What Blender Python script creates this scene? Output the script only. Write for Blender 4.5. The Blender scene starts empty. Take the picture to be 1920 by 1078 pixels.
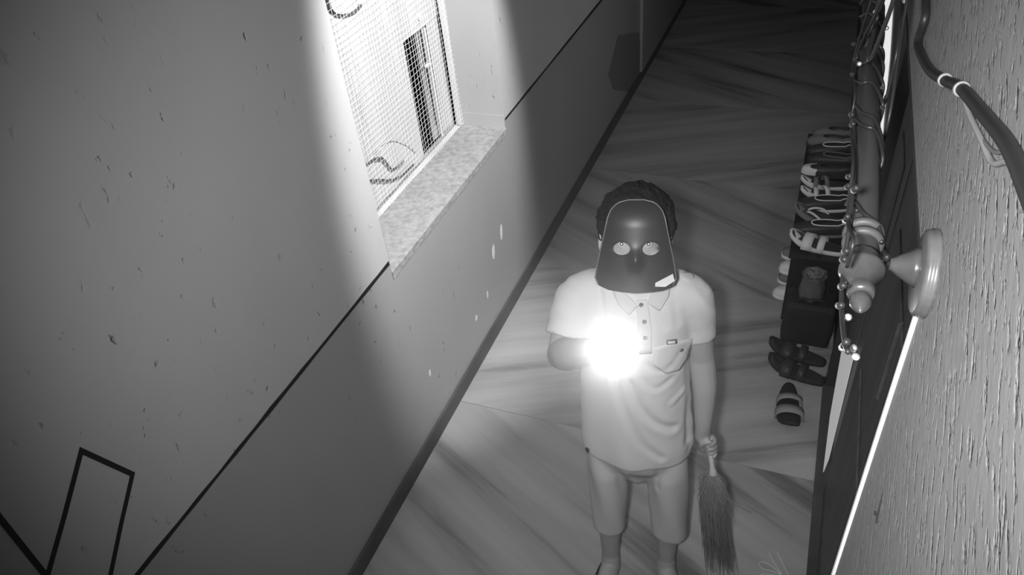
import bpy, bmesh, math, random
import numpy as np
from mathutils import Vector, Matrix, Euler
from mathutils.bvhtree import BVHTree
from mathutils import noise as mnoise
random.seed(7)
SC = bpy.context.scene
COL = SC.collection
# ------------------------------------------------------------------ camera
H = 2.5                       # camera height
D = 1.289                     # camera to left wall
W = 0.106                     # camera to the near right wall
FPX = 1397.87
YAW, PITCH, ROLL = (math.radians(a) for a in (-25.236773, -38.36676728, -6.89095651))
fw = np.array([math.sin(YAW)*math.cos(PITCH), math.cos(YAW)*math.cos(PITCH), math.sin(PITCH)])
r0 = np.array([math.cos(YAW), -math.sin(YAW), 0.0]); u0 = np.cross(r0, fw)
RT = math.cos(ROLL)*r0 + math.sin(ROLL)*u0
UP = -math.sin(ROLL)*r0 + math.cos(ROLL)*u0
CAMPOS = np.array([0, 0, H])
cam = bpy.data.objects.new('camera', bpy.data.cameras.new('camera'))
COL.objects.link(cam)
cam.data.sensor_width = 36; cam.data.lens = FPX/1920*36
cam.data.clip_start = 0.01; cam.data.clip_end = 100
cam.matrix_world = Matrix(((RT[0], UP[0], -fw[0], 0), (RT[1], UP[1], -fw[1], 0), (RT[2], UP[2], -fw[2], H), (0, 0, 0, 1)))
SC.camera = cam
SC.view_settings.view_transform = 'Standard'
SC.view_settings.look = 'None'
SC.view_settings.gamma = 1.0
SC.view_settings.exposure = 0.0
SC.view_settings.use_curve_mapping = False
# ------------------------------------------------------------------ world and lights
wd = bpy.data.worlds.new('night'); SC.world = wd; wd.use_nodes = True
wd.node_tree.nodes['Background'].inputs[0].default_value = (1, 1, 1, 1)
wd.node_tree.nodes['Background'].inputs[1].default_value = 0.010

def lamp(name, kind, loc, target, power, **kw):
    l = bpy.data.lights.new(name, kind); l.energy = power; l.color = (1, 1, 1)
    for k, v in kw.items(): setattr(l, k, v)
    o = bpy.data.objects.new(name, l); COL.objects.link(o); o.location = loc
    if target is not None:
        o.rotation_euler = (Vector(target)-Vector(loc)).to_track_quat('-Z', 'Y').to_euler()
    return o
# infrared illuminator of the camera itself
lamp('infrared_lamp', 'SPOT', (-0.06, -0.06, 2.54), (-0.62, 2.0, 0.97), 118, spot_size=math.radians(89), spot_blend=1.0, shadow_soft_size=0.03)
# added unseen spot, stands in for doorway light on the window wall
ws = lamp('window_fill_spot', 'SPOT', (0.10, 2.05, 2.80), (-1.29, 2.27, 1.55), 520, spot_size=math.radians(62), spot_blend=0.45, shadow_soft_size=0.05)
ws.scale = (0.67, 1.0, 1.0)
# air scatter added to imitate lens glare around the torch beam
vs = wd.node_tree.nodes.new('ShaderNodeVolumeScatter'); vs.inputs['Density'].default_value = 0.006; vs.inputs['Anisotropy'].default_value = 0.94
wd.node_tree.links.new(vs.outputs[0], wd.node_tree.nodes['World Output'].inputs['Volume'])

# ------------------------------------------------------------------ helpers
def ray(px):
    d = fw + (px[0]-960)/FPX*RT - (px[1]-539)/FPX*UP
    return d
def on_x(px, x): d = ray(px); return CAMPOS + d*(x/d[0])
def on_y(px, y): d = ray(px); return CAMPOS + d*(y/d[1])
def on_z(px, z): d = ray(px); return CAMPOS + d*((z-H)/d[2])

def tag(o, label=None, cat=None, group=None, kind=None):
    if label: o['label'] = label
    if cat: o['category'] = cat
    if group: o['group'] = group
    if kind: o['kind'] = kind
    return o
def empty(name, loc=(0, 0, 0), rz=0.0):
    o = bpy.data.objects.new(name, None); COL.objects.link(o)
    o.location = loc; o.rotation_euler = (0, 0, rz); o.empty_display_size = 0.05
    return o
def mesh_obj(name, vf, mat, parent=None, smooth=False, world=False):
    """link one mesh object; world=True: coordinates are world ones although it has a parent"""
    v, f = vf
    me = bpy.data.meshes.new(name)
    me.from_pydata([tuple(map(float, p)) for p in v], [], [tuple(q) for q in f])
    me.validate(); me.update()
    bm = bmesh.new(); bm.from_mesh(me)
    bmesh.ops.recalc_face_normals(bm, faces=bm.faces[:]); bm.to_mesh(me); bm.free()
    if smooth: me.polygons.foreach_set('use_smooth', [True]*len(me.polygons))
    o = bpy.data.objects.new(name, me); COL.objects.link(o)
    if mat: me.materials.append(mat)
    if parent:
        o.parent = parent
        if world:
            o.matrix_parent_inverse = (Matrix.Translation(parent.location) @ parent.rotation_euler.to_matrix().to_4x4()).inverted()
    return o
def join(*parts):
    V, F = [], []
    for v, f in parts:
        n = len(V); V += [tuple(p) for p in v]; F += [tuple(i+n for i in q) for q in f]
    return V, F
def xf(vf, m): return [tuple(m @ Vector(p)) for p in vf[0]], vf[1]
def box(x0, x1, y0, y1, z0, z1):
    v = [(x, y, z) for x in (x0, x1) for y in (y0, y1) for z in (z0, z1)]
    return v, [(0, 1, 3, 2), (4, 6, 7, 5), (0, 4, 5, 1), (2, 3, 7, 6), (0, 2, 6, 4), (1, 5, 7, 3)]
def bevbox(x0, x1, y0, y1, z0, z1, b=0.006, seg=2):
    bm = bmesh.new(); bmesh.ops.create_cube(bm, size=1)
    for p in bm.verts:
        p.co = Vector(((x0+x1)/2+p.co.x*(x1-x0), (y0+y1)/2+p.co.y*(y1-y0), (z0+z1)/2+p.co.z*(z1-z0)))
    bmesh.ops.bevel(bm, geom=bm.edges[:], offset=b, segments=seg, affect='EDGES', profile=0.6)
    bm.verts.index_update()
    r = [tuple(p.co) for p in bm.verts], [tuple(q.index for q in f.verts) for f in bm.faces]
    bm.free(); return r
def frames(P):
    P = [Vector(p) for p in P]; T = []
    for i in range(len(P)):
        t = P[min(i+1, len(P)-1)]-P[max(i-1, 0)]
        T.append(t.normalized() if t.length > 1e-9 else Vector((0, 0, 1)))
    a = Vector((0, 0, 1)) if abs(T[0].z) < 0.9 else Vector((1, 0, 0))
    N = (a-T[0]*a.dot(T[0])).normalized(); out = []
    for t in T:
        N = (N-t*N.dot(t)).normalized(); out.append((N, t.cross(N)))
    return P, T, out
def tube(P, r, n=8, cap=True, rounded=False, flat=1.0):
    P, T, fr = frames(P)
    R = list(r) if hasattr(r, '__len__') else [r]*len(P)
    if rounded:
        def endcap(p, t, rr, sgn):
            return [(p+t*sgn*rr*math.sin(a), rr*math.cos(a)) for a in (0.5, 0.95, 1.3)]
        s = endcap(P[0], T[0], R[0], -1)[::-1]; e = endcap(P[-1], T[-1], R[-1], 1)
        P = [q[0] for q in s]+P+[q[0] for q in e]
        R = [q[1] for q in s]+R+[q[1] for q in e]
        fr = [fr[0]]*3+fr+[fr[-1]]*3
    V, F = [], []
    for p, rr, (a, b) in zip(P, R, fr):
        for k in range(n):
            t = 2*math.pi*k/n
            V.append(tuple(p+a*(rr*math.cos(t))+b*(rr*flat*math.sin(t))))
    for i in range(len(P)-1):
        for k in range(n):
            F.append((i*n+k, i*n+(k+1) % n, (i+1)*n+(k+1) % n, (i+1)*n+k))
    if cap:
        F.append(tuple(range(n))[::-1]); F.append(tuple(range((len(P)-1)*n, len(P)*n)))
    return V, F
def smooth_path(pts, k=6):
    P = [Vector(p) for p in pts]; out = []
    for i in range(len(P)-1):
        a, b, c, d = P[max(i-1, 0)], P[i], P[i+1], P[min(i+2, len(P)-1)]
        for j in range(k):
            t = j/k
            out.append(0.5*((2*b)+(c-a)*t+(2*a-5*b+4*c-d)*t*t+(3*b-a-3*c+d)*t**3))
    out.append(P[-1]); return out
def loft(sections, n=32):
    """sections: (centre, rx, ry) horizontal ellipses, low to high or high to low; capped"""
    V, F = [], []
    for (c, rx, ry) in sections:
        for k in range(n):
            t = 2*math.pi*k/n
            V.append((c[0]+rx*math.cos(t), c[1]+ry*math.sin(t), c[2]))
    for i in range(len(sections)-1):
        for k in range(n):
            F.append((i*n+k, i*n+(k+1) % n, (i+1)*n+(k+1) % n, (i+1)*n+k))
    F.append(tuple(range(n))[::-1]); F.append(tuple(range((len(sections)-1)*n, len(sections)*n)))
    return V, F
def lathe(prof, n=32, m=None):
    """prof: (radius, height) about local z; optional matrix"""
    V, F = [], []
    for r, h in prof:
        for k in range(n):
            t = 2*math.pi*k/n
            V.append((max(r, 1e-5)*math.cos(t), max(r, 1e-5)*math.sin(t), h))
    for i in range(len(prof)-1):
        for k in range(n):
            F.append((i*n+k, i*n+(k+1) % n, (i+1)*n+(k+1) % n, (i+1)*n+k))
    F.append(tuple(range(n))[::-1]); F.append(tuple(range((len(prof)-1)*n, len(prof)*n)))
    return xf((V, F), m) if m else (V, F)
def along(p, d):
    """matrix that takes local z to direction d at p"""
    return Matrix.Translation(Vector(p)) @ Vector(d).to_track_quat('Z', 'Y').to_matrix().to_4x4()
def ellipsoid(c, r, nu=28, nv=18):
    V, F = [], []
    for i in range(nv+1):
        a = math.pi*i/nv
        for k in range(nu):
            t = 2*math.pi*k/nu
            s = max(math.sin(a), 1e-3)
            V.append((c[0]+r[0]*s*math.cos(t), c[1]+r[1]*s*math.sin(t), c[2]+r[2]*math.cos(a)))
    for i in range(nv):
        for k in range(nu):
            F.append((i*nu+k, i*nu+(k+1) % nu, (i+1)*nu+(k+1) % nu, (i+1)*nu+k))
    F.append(tuple(range(nu))); F.append(tuple(range(nv*nu, (nv+1)*nu))[::-1])
    return V, F
def prism(poly, a, b):
    """poly: list of 3-D points (planar), extruded by vector from a to b (offset vectors)"""
    n = len(poly); A = Vector(a); B = Vector(b)
    V = [tuple(Vector(p)+A) for p in poly]+[tuple(Vector(p)+B) for p in poly]
    F = [tuple(range(n))[::-1], tuple(range(n, 2*n))]+[(i, (i+1) % n, n+(i+1) % n, n+i) for i in range(n)]
    return V, F

# ------------------------------------------------------------------ materials
def mat(name, g, rough=0.7, spec=0.3, bump=None, var=None, emit=None, metal=0.0):
    """g grey albedo. bump=(strength, scale xyz, detail, distance); var=(amount, scale xyz)"""
    m = bpy.data.materials.new(name); m.use_nodes = True
    nt = m.node_tree; N = nt.nodes; L = nt.links
    b = N['Principled BSDF']
    b.inputs['Base Color'].default_value = (g, g, g, 1)
    b.inputs['Roughness'].default_value = rough
    b.inputs['Specular IOR Level'].default_value = spec
    b.inputs['Metallic'].default_value = metal
    if emit:
        b.inputs['Emission Color'].default_value = (1, 1, 1, 1); b.inputs['Emission Strength'].default_value = emit
    tc = N.new('ShaderNodeTexCoord')
    def noise(scale, detail, coord='Object'):
        mp = N.new('ShaderNodeMapping'); mp.inputs['Scale'].default_value = scale
        L.new(tc.outputs[coord], mp.inputs['Vector'])
        nz = N.new('ShaderNodeTexNoise'); nz.inputs['Scale'].default_value = 1; nz.inputs['Detail'].default_value = detail
        L.new(mp.outputs[0], nz.inputs['Vector']); return nz
    if var:
        nz = noise(var[1], 4)
        rp = N.new('ShaderNodeValToRGB'); lo = g*(1-var[0]); hi = min(g*(1+var[0]), 0.95)
        rp.color_ramp.elements[0].position = 0.3; rp.color_ramp.elements[1].position = 0.7
        rp.color_ramp.elements[0].color = (lo, lo, lo, 1); rp.color_ramp.elements[1].color = (hi, hi, hi, 1)
        L.new(nz.outputs['Fac'], rp.inputs['Fac']); L.new(rp.outputs['Color'], b.inputs['Base Color'])
    if bump:
        nz = noise(bump[1], bump[2])
        bp = N.new('ShaderNodeBump'); bp.inputs['Strength'].default_value = bump[0]; bp.inputs['Distance'].default_value = bump[3]
        L.new(nz.outputs['Fac'], bp.inputs['Height']); L.new(bp.outputs['Normal'], b.inputs['Normal'])
    return m
_a, _b = on_x((1836, 500), W), on_x((1826, 740), W)
TILTW = math.atan2(_b[1]-_a[1], -(_b[2]-_a[2]))          # lean of the trowel marks on the near wall
def paint(name, g, rough, pits, smoothness=0.4, streak=0.0, spec=0.3, tilt=0.0):
    """painted plaster: soft undulation, scattered pits and drips, both as relief and as slight soiling"""
    m = mat(name, g, rough, spec); nt = m.node_tree; N = nt.nodes; L = nt.links; b = N['Principled BSDF']
    tc = N.new('ShaderNodeTexCoord'); src0 = tc.outputs['Object']
    if tilt:
        rm = N.new('ShaderNodeMapping'); rm.inputs['Rotation'].default_value = (-tilt, 0, 0)
        L.new(src0, rm.inputs['Vector']); src0 = rm.outputs[0]
    def nz(scale, detail, rough=0.55):
        mp = N.new('ShaderNodeMapping'); mp.inputs['Scale'].default_value = scale
        L.new(src0, mp.inputs['Vector'])
        q = N.new('ShaderNodeTexNoise'); q.inputs['Scale'].default_value = 1; q.inputs['Detail'].default_value = detail
        q.inputs['Roughness'].default_value = rough
        L.new(mp.outputs[0], q.inputs['Vector']); return q
    def ramp(src, a, c, v0=0.0, v1=1.0):
        r = N.new('ShaderNodeMapRange'); r.inputs[1].default_value = a; r.inputs[2].default_value = c
        r.inputs[3].default_value = v0; r.inputs[4].default_value = v1
        L.new(src, r.inputs[0]); return r.outputs[0]
    def math_(op, a, c):
        q = N.new('ShaderNodeMath'); q.operation = op
        for i, s in enumerate((a, c)):
            if isinstance(s, (int, float)): q.inputs[i].default_value = s
            else: L.new(s, q.inputs[i])
        return q.outputs[0]
    specks = ramp(nz((38, 38, 16), 3).outputs['Fac'], 0.66, 0.74)
    area = ramp(nz((2.2, 2.2, 2.2), 2).outputs['Fac'], 0.40, 0.62)
    pit = math_('MULTIPLY', specks, area)
    fine = nz((120, 120, 55), 3).outputs['Fac']
    soft = nz((7, 7, 4), 3).outputs['Fac']
    h = math_('ADD', math_('MULTIPLY', fine, 0.25*smoothness), math_('MULTIPLY', soft, 0.9*smoothness))
    h = math_('SUBTRACT', h, math_('MULTIPLY', pit, pits))
    if streak:
        st = ramp(nz((150, 150, 38), 3).outputs['Fac'], 0.54, 0.74)
        h = math_('ADD', h, math_('MULTIPLY', st, streak))
    bp = N.new('ShaderNodeBump'); bp.inputs['Strength'].default_value = 1.0; bp.inputs['Distance'].default_value = 0.003
    L.new(h, bp.inputs['Height']); L.new(bp.outputs['Normal'], b.inputs['Normal'])
    stain = ramp(nz((1.3, 1.3, 0.8), 4).outputs['Fac'], 0.25, 0.75, g*0.90, g*1.08)
    v = math_('SUBTRACT', stain, math_('MULTIPLY', pit, g*0.35))
    L.new(v, b.inputs['Base Color'])
    return m
def marble(name, g, ang):
    m = mat(name, g, 0.42, 0.35); nt = m.node_tree; N = nt.nodes; L = nt.links; b = N['Principled BSDF']
    tc = N.new('ShaderNodeTexCoord'); mp = N.new('ShaderNodeMapping'); mp.vector_type = 'TEXTURE'
    mp.inputs['Rotation'].default_value = (0, 0, ang)
    L.new(tc.outputs['Object'], mp.inputs['Vector'])
    def nz(scale, detail, rg, dist=0.0):
        q2 = N.new('ShaderNodeMapping'); q2.inputs['Scale'].default_value = scale
        L.new(mp.outputs[0], q2.inputs['Vector'])
        q = N.new('ShaderNodeTexNoise'); q.inputs['Scale'].default_value = 1; q.inputs['Detail'].default_value = detail
        q.inputs['Roughness'].default_value = rg; q.inputs['Distortion'].default_value = dist
        L.new(q2.outputs[0], q.inputs['Vector']); return q
    a = nz((0.42, 4.6, 1), 5, 0.55, 0.25); c = nz((0.9, 12, 1), 4, 0.6, 0.2)
    mx = N.new('ShaderNodeMath'); mx.operation = 'MULTIPLY_ADD'; mx.inputs[1].default_value = 0.35
    L.new(c.outputs['Fac'], mx.inputs[0]); L.new(a.outputs['Fac'], mx.inputs[2])
    rp = N.new('ShaderNodeValToRGB'); e = rp.color_ramp.elements
    e[0].position = 0.50; e[0].color = (g*0.42,)*3+(1,)
    e[1].position = 0.80; e[1].color = (g*1.15,)*3+(1,)
    q = e.new(0.62); q.color = (g*0.88,)*3+(1,)
    L.new(mx.outputs[0], rp.inputs['Fac']); L.new(rp.outputs['Color'], b.inputs['Base Color'])
    return m
M = dict(
    upper=paint('upper_wall_paint', 0.53, 0.6, 1.6, 0.35),
    dado=paint('dado_paint', 0.38, 0.38, 1.0, 0.35, spec=0.4),
    rough=paint('rough_plaster', 0.19, 0.7, -0.8, 0.8, streak=-1.5, tilt=TILTW),
    line=mat('black_line_paint', 0.02, 0.6),
    skirt=mat('skirting_paint', 0.10, 0.5, bump=(0.3, (40, 8, 40), 3, 0.002), var=(0.25, (6, 3, 6))),
    stone=mat('sill_stone', 0.36, 0.6, bump=(0.9, (60, 60, 60), 4, 0.004), var=(0.22, (45, 45, 45))),
    chip=mat('bare_plaster', 0.8, 0.8, bump=(0.3, (80, 80, 80), 3, 0.002)),
    marble_a=marble('marble_falling', 0.41, math.radians(-27)),
    marble_b=marble('marble_rising', 0.41, math.radians(24)),
    grout=mat('floor_bed', 0.12, 0.9),
    ceiling=mat('ceiling_paint', 0.5, 0.8, bump=(0.2, (30, 30, 30), 3, 0.002)),
    darkwall=mat('dark_wall_paint', 0.09, 0.6, bump=(0.3, (30, 30, 12), 4, 0.003), var=(0.3, (3, 3, 3))),
    door=mat('dark_door_wood', 0.10, 0.5, 0.3, bump=(0.25, (60, 60, 2.5), 4, 0.002), var=(0.25, (22, 22, 1.2))),
    doorframe=mat('door_frame_wood', 0.055, 0.5, 0.3, bump=(0.25, (60, 60, 2.5), 4, 0.002)),
    trimwhite=mat('white_trim_paint', 0.85, 0.5, bump=(0.2, (30, 30, 60), 3, 0.001)),
    lit=mat('sliver_glow', 0.6, 0.4, emit=0.75),  # added glow for a bright white surface, nothing lit behind it
    rod=mat('rod_varnished_wood', 0.045, 0.35, 0.4, bump=(0.2, (90, 6, 90), 4, 0.001), var=(0.3, (70, 4, 70))),
    finial=mat('finial_varnish', 0.05, 0.25, 0.5, var=(0.2, (60, 30, 60))),
    bracket=mat('bracket_varnish', 0.085, 0.35, 0.45, var=(0.2, (30, 30, 120))),
    cable=mat('black_cable_rubber', 0.018, 0.45, 0.4),
    greycable=mat('grey_cable_sheath', 0.22, 0.5, 0.4),
    clip=mat('cable_clip_plastic', 0.16, 0.4, 0.4),
    bulb=mat('clear_bulb_tip', 0.75, 0.15, 0.7),
    curtain=mat('white_curtain', 0.56, 0.8, bump=(0.1, (120, 120, 120), 2, 0.001), var=(0.03, (9, 9, 1.5))),
    motif=mat('curtain_print', 0.09, 0.8, var=(0.4, (60, 60, 60))),
    motiflight=mat('curtain_print_pale', 0.5, 0.8, var=(0.3, (60, 60, 60))),
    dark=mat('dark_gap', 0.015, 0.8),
    netting=mat('white_wire_net', 0.85, 0.5),
    frame=mat('window_frame_paint', 0.7, 0.5),
    grey=mat('grey_shutter', 0.42, 0.6, var=(0.2, (20, 20, 4))),
    skin=mat('skin', 0.43, 0.5, 0.35, bump=(0.08, (160, 160, 160), 2, 0.0006), var=(0.06, (14, 14, 14))),
    hair=mat('black_hair', 0.022, 0.75, 0.12, bump=(0.9, (140, 140, 140), 4, 0.004)),
    shirt=mat('pale_polo_cotton', 0.66, 0.85, 0.1, bump=(0.12, (420, 420, 420), 2, 0.0006)),
    shirt2=mat('polo_trim_cotton', 0.61, 0.85, 0.1, bump=(0.12, (420, 420, 420), 2, 0.0006)),
    shorts=mat('grey_shorts_cotton', 0.60, 0.85, 0.1, bump=(0.15, (320, 320, 320), 2, 0.0007)),
    button=mat('dark_button', 0.06, 0.35, 0.5),
    labelwhite=mat('highlight_white', 0.8, 0.6),
    mask=mat('dark_mask_plastic', 0.040, 0.42, 0.45, var=(0.15, (8, 8, 8))),
    maskrim=mat('mask_rim_plastic', 0.16, 0.35, 0.5),
    eye=mat('eye_white', 0.6, 0.2, 0.5),
    iris=mat('iris_dark', 0.03, 0.2, 0.5),
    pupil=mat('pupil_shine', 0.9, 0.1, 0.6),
    torch=mat('torch_plastic', 0.10, 0.4, 0.5),
    lens=mat('torch_lens', 0.8, 0.1, 0.5, emit=60),
    handle=mat('broom_handle_plastic', 0.75, 0.4, 0.4),
    bristle=mat('broom_grass', 0.34, 0.8, 0.1),
    rack=mat('black_rack_board', 0.03, 0.5, 0.3, bump=(0.1, (40, 40, 40), 3, 0.001)),
    shoedark=mat('dark_shoe_leather', 0.05, 0.45, 0.4, bump=(0.15, (120, 120, 120), 3, 0.001)),
    shoegrey=mat('grey_shoe_fabric', 0.20, 0.7, 0.2, bump=(0.2, (160, 160, 160), 2, 0.001)),
    shoelight=mat('pale_shoe_rubber', 0.75, 0.5, 0.3),
    shoeblack=mat('black_shoe_foam', 0.03, 0.6, 0.3, bump=(0.2, (200, 200, 200), 2, 0.001)),
    strapgrey=mat('grey_strap_fabric', 0.28, 0.7, 0.2, bump=(0.2, (200, 200, 200), 2, 0.001)),
    bag=mat('black_bag_fabric', 0.035, 0.7, 0.2, bump=(0.5, (18, 18, 18), 4, 0.01)),
    pot=mat('grey_cloth_pouch', 0.13, 0.8, 0.1, bump=(0.6, (22, 22, 9), 4, 0.01)),
    chalk=mat('white_chalk', 0.8, 0.9),
)
# ------------------------------------------------------------------ the setting: left wall
Y0, Y1, ZC = -1.3, 9.0, 3.0
WY0, WY1, WZ0, WZ1 = 1.757, 2.872, 0.945, 2.30      # window opening
SZ = 0.985                                           # top of the dado
t = 0.24
wl = mesh_obj('wall_left', join(box(-D-t, -D, Y0, WY0, SZ, ZC), box(-D-t, -D, WY1, Y1, SZ, ZC), box(-D-t, -D-0.001, WY1-0.003, WY1-0.0005, WZ0-0.002, SZ+0.02), box(-D-t, -D, WY0, WY1, WZ1, ZC)), M['upper'])
tag(wl, kind='structure')
mesh_obj('dado', join(box(-D-t, -D, Y0, WY0, 0, SZ), box(-D-t, -D, WY1, Y1, 0, SZ), box(-D-t, -D, WY0, WY1, 0, WZ0-0.03)), M['dado'], wl)
def hline(y0, y1):
    ys = np.linspace(y0, y1, 40); up, dn = [], []
    for i, y in enumerate(ys):
        j = 0.0014*math.sin(y*37)+0.0012*math.sin(y*91)
        up.append((-D, y, SZ+0.006+j)); dn.append((-D, y, SZ-0.0075-0.7*j))
    return prism(up+dn[::-1], (-0.001, 0, 0), (0.0015, 0, 0))
mesh_obj('painted_stripe', hline(Y0, WY0-0.004), M['line'], wl)
mesh_obj('painted_stripe', hline(WY1+0.004, Y1), M['line'], wl)
def wall_band(pts, w):
    """black painted line on the left wall through pixels, a thin raised coat of paint"""
    P = [Vector(on_x(q, -D)) for q in pts]; a, b = [], []
    for i, p in enumerate(P):
        d0 = (p-P[i-1]).normalized() if i else None; d1 = (P[i+1]-p).normalized() if i < len(P)-1 else None
        d = (d0 or d1)+(d1 or d0); d.normalize()
        n = Vector((0, -d.z, d.y)); k = w/2/max(0.4, n.dot(Vector((0, -(d1 or d0).z, (d1 or d0).y))))
        a.append(p+n*k); b.append(p-n*k)
    V, F = [], []
    for p, q in zip(a, b):
        V += [tuple(p+Vector((-0.001, 0, 0))), tuple(q+Vector((-0.001, 0, 0))), tuple(q+Vector((0.0015, 0, 0))), tuple(p+Vector((0.0015, 0, 0)))]
    for i in range(len(P)-1):
        for k in range(4): F.append((i*4+k, i*4+(k+1) % 4, i*4+4+(k+1) % 4, i*4+4+k))
    F += [(0, 1, 2, 3), tuple(len(V)-4+k for k in (3, 2, 1, 0))]
    return V, F
mesh_obj('painted_line', wall_band([(-60, 895), (0, 972), (88, 1082), (120, 968), (152, 845), (248, 889), (226, 985), (196, 1130)], 0.0115), M['line'], wl)
for k, (q, rr, hh) in enumerate([((940, 436), 0.013, 0.036), ((925, 472), 0.016, 0.036), ((914, 552), 0.007, 0.018), ((893, 596), 0.010, 0.016), ((806, 700), 0.006, 0.02)]):
    c = on_x(q, -D); poly = []
    for i in range(16):
        a = 2*math.pi*i/16; s = 1+0.35*mnoise.noise(Vector((math.cos(a)*1.3, math.sin(a)*1.3, k*3.1)))
        poly.append((c[0], c[1]+rr*s*math.cos(a)+0.35*hh*math.sin(a)*0.5, c[2]+hh*s*math.sin(a)))
    mesh_obj('paint_chip', prism(poly, (-0.001, 0, 0), (0.0012, 0, 0)), M['chip'], wl)
sk = mesh_obj('baseboard_left', bevbox(-D-0.001, -D+0.012, Y0, Y1, 0, 0.085, 0.003), M['skirt']); tag(sk, kind='structure')
# darker repair patch and a shallow pier far down the left wall
mesh_obj('repair_patch', prism([on_x(q, -D) for q in [(1158, 66), (1198, 60), (1205, 120), (1178, 172), (1150, 168), (1140, 140)]], (-0.001, 0, 0), (0.0015, 0, 0)), mat('patch_paint', 0.22, 0.5, bump=(0.4, (30, 30, 12), 4, 0.004)), wl)
mesh_obj('wall_pier', box(-D-0.001, -D+0.02, 5.55, 7.2, 0.086, ZC-0.01), M['dado'], wl)
# window sill
mesh_obj('window_sill', bevbox(-D-0.275, -D+0.004, WY0-0.002, WY1+0.002, WZ0-0.035, WZ0-0.002, 0.003), M['stone'], wl)
# ------------------------------------------------------------------ window
XN = -1.500
wn = mesh_obj('window_1', join(box(XN-0.03, XN-0.008, WY0, WY0+0.03, WZ0, WZ1), box(XN-0.03, XN-0.008, WY1-0.016, WY1-0.004, WZ0, WZ1),
    box(XN-0.03, XN-0.008, WY0+0.03, WY1-0.03, WZ1-0.03, WZ1), box(XN-0.03, XN-0.008, WY0+0.03, WY1-0.03, WZ0, WZ0+0.004)), M['frame'])
tag(wn, kind='structure')
net = []
nz_, ny_ = 62, 52
for i in range(ny_+1):
    y = WY0+0.01+(WY1-WY0-0.02)*i/ny_
    pts = [(XN+0.003*math.sin(z*7+i), y+0.0035*math.sin(z*5.0+i*0.7), z) for z in np.linspace(WZ0+0.002, WZ1, 14)]
    net.append(tube(pts, 0.00075, 4, cap=False))
for j in range(nz_+1):
    z = WZ0+0.008+(WZ1-WZ0-0.012)*j/nz_
    pts = [(XN+0.003*math.sin(z*7+(y-WY0)*46), y, z+0.0035*math.sin(y*9+j*0.5)) for y in np.linspace(WY0+0.002, WY1-0.002, 14)]
    net.append(tube(pts, 0.0007, 4, cap=False))
tag(mesh_obj('wire_netting', join(*net), M['netting'], wn), kind='stuff')
XC = -1.545
def on_c(q): return on_x(q, XC)
# curtain with soft folds, two pieces with a dark gap between
gy = [on_c(q) for q in [(758, 80), (800, 325), (835, 318), (808, 84)]]
ga, gb = float(gy[0][1]+gy[1][1])/2, float(gy[2][1]+gy[3][1])/2
def curtain(y0, y1, z0, z1, x):
    ny, nz = 70, 12; V, F = [], []
    for i in range(ny+1):
        y = y0+(y1-y0)*i/ny
        for j in range(nz+1):
            z = z0+(z1-z0)*j/nz
            V.append((x+0.0030*math.sin(y*31+0.5*math.sin(z*3))+0.0008*math.sin(y*131), y, z))
    for i in range(ny):
        for j in range(nz):
            a = i*(nz+1)+j; F.append((a, a+1, a+nz+2, a+nz+1))
    return V, F
mesh_obj('curtain', curtain(WY0+0.002, ga, WZ0+0.004, WZ1, XC), M['curtain'], wn, smooth=True)
ZG = float(max(gy[0][2], gy[3][2]))
mesh_obj('curtain', curtain(ga, WY1-0.002, ZG, WZ1, XC-0.004), M['curtain'], wn, smooth=True)
mesh_obj('shutter', box(XC-0.03, XC-0.02, gb-0.045, WY1-0.002, WZ0+0.004, ZG+0.02), M['grey'], wn)
mesh_obj('curtain', curtain(gb+0.03, WY1-0.002, WZ0+0.004, ZG, XC-0.008), M['curtain'], wn, smooth=True)
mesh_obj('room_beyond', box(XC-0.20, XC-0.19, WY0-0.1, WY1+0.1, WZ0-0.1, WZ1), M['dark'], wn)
lt = mesh_obj('window_latch', tube([(XC-0.005, gb-0.035, 1.02), (XC-0.005, gb-0.035, 1.50)], 0.004, 8), M['dark'], wn)
mesh_obj('latch_knob', join(ellipsoid((XC, gb-0.035, 1.505), (0.012, 0.014, 0.016), 12, 8), ellipsoid((XC, gb-0.035, 1.30), (0.008, 0.022, 0.008), 12, 8)), M['bulb'], lt)
mesh_obj('bolt_rod', tube([(XC+0.004, gb-0.012, WZ0+0.01), (XC+0.004, gb-0.012, 1.45)], 0.006, 8), M['frame'], wn)
def print_line(pts, r, m):
    P = smooth_path([Vector(on_x(q, XC+0.0105)) for q in pts], 5)
    return mesh_obj('printed_motif', tube(P, r, 5, flat=0.25), m, wn)
print_line([(682, 312), (700, 300), (716, 297), (728, 310), (735, 318), (748, 312), (757, 302)], 0.006, M['motif'])
print_line([(688, 340), (712, 338), (735, 338), (752, 330), (765, 318), (776, 308)], 0.006, M['motif'])
print_line([(706, 285), (722, 268), (745, 262), (765, 270), (780, 285)], 0.003, M['motiflight'])
print_line([(612, -5), (618, 16), (630, 26), (648, 27), (668, 20), (676, 8)], 0.010, M['motif'])
print_line([(672, 170), (680, 220), (688, 232)], 0.0022, M['motiflight'])
# ------------------------------------------------------------------ floor
fl = mesh_obj('floor', box(-D-t, 0.9, Y0, Y1, -0.12, -0.012), M['grout']); tag(fl, kind='structure')
yb = [-1.29, -0.10, 0.96, 2.02, 3.09, 4.16, 5.23, 6.30, 7.37, 8.99]
for i in range(len(yb)-1):
    mesh_obj('floor_slab', bevbox(-D+0.0005, 0.285, yb[i]+0.0008, yb[i+1]-0.0008, -0.012, 0.0, 0.0008, 1), M['marble_a' if i % 2 == 0 else 'marble_b'], fl)
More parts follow.
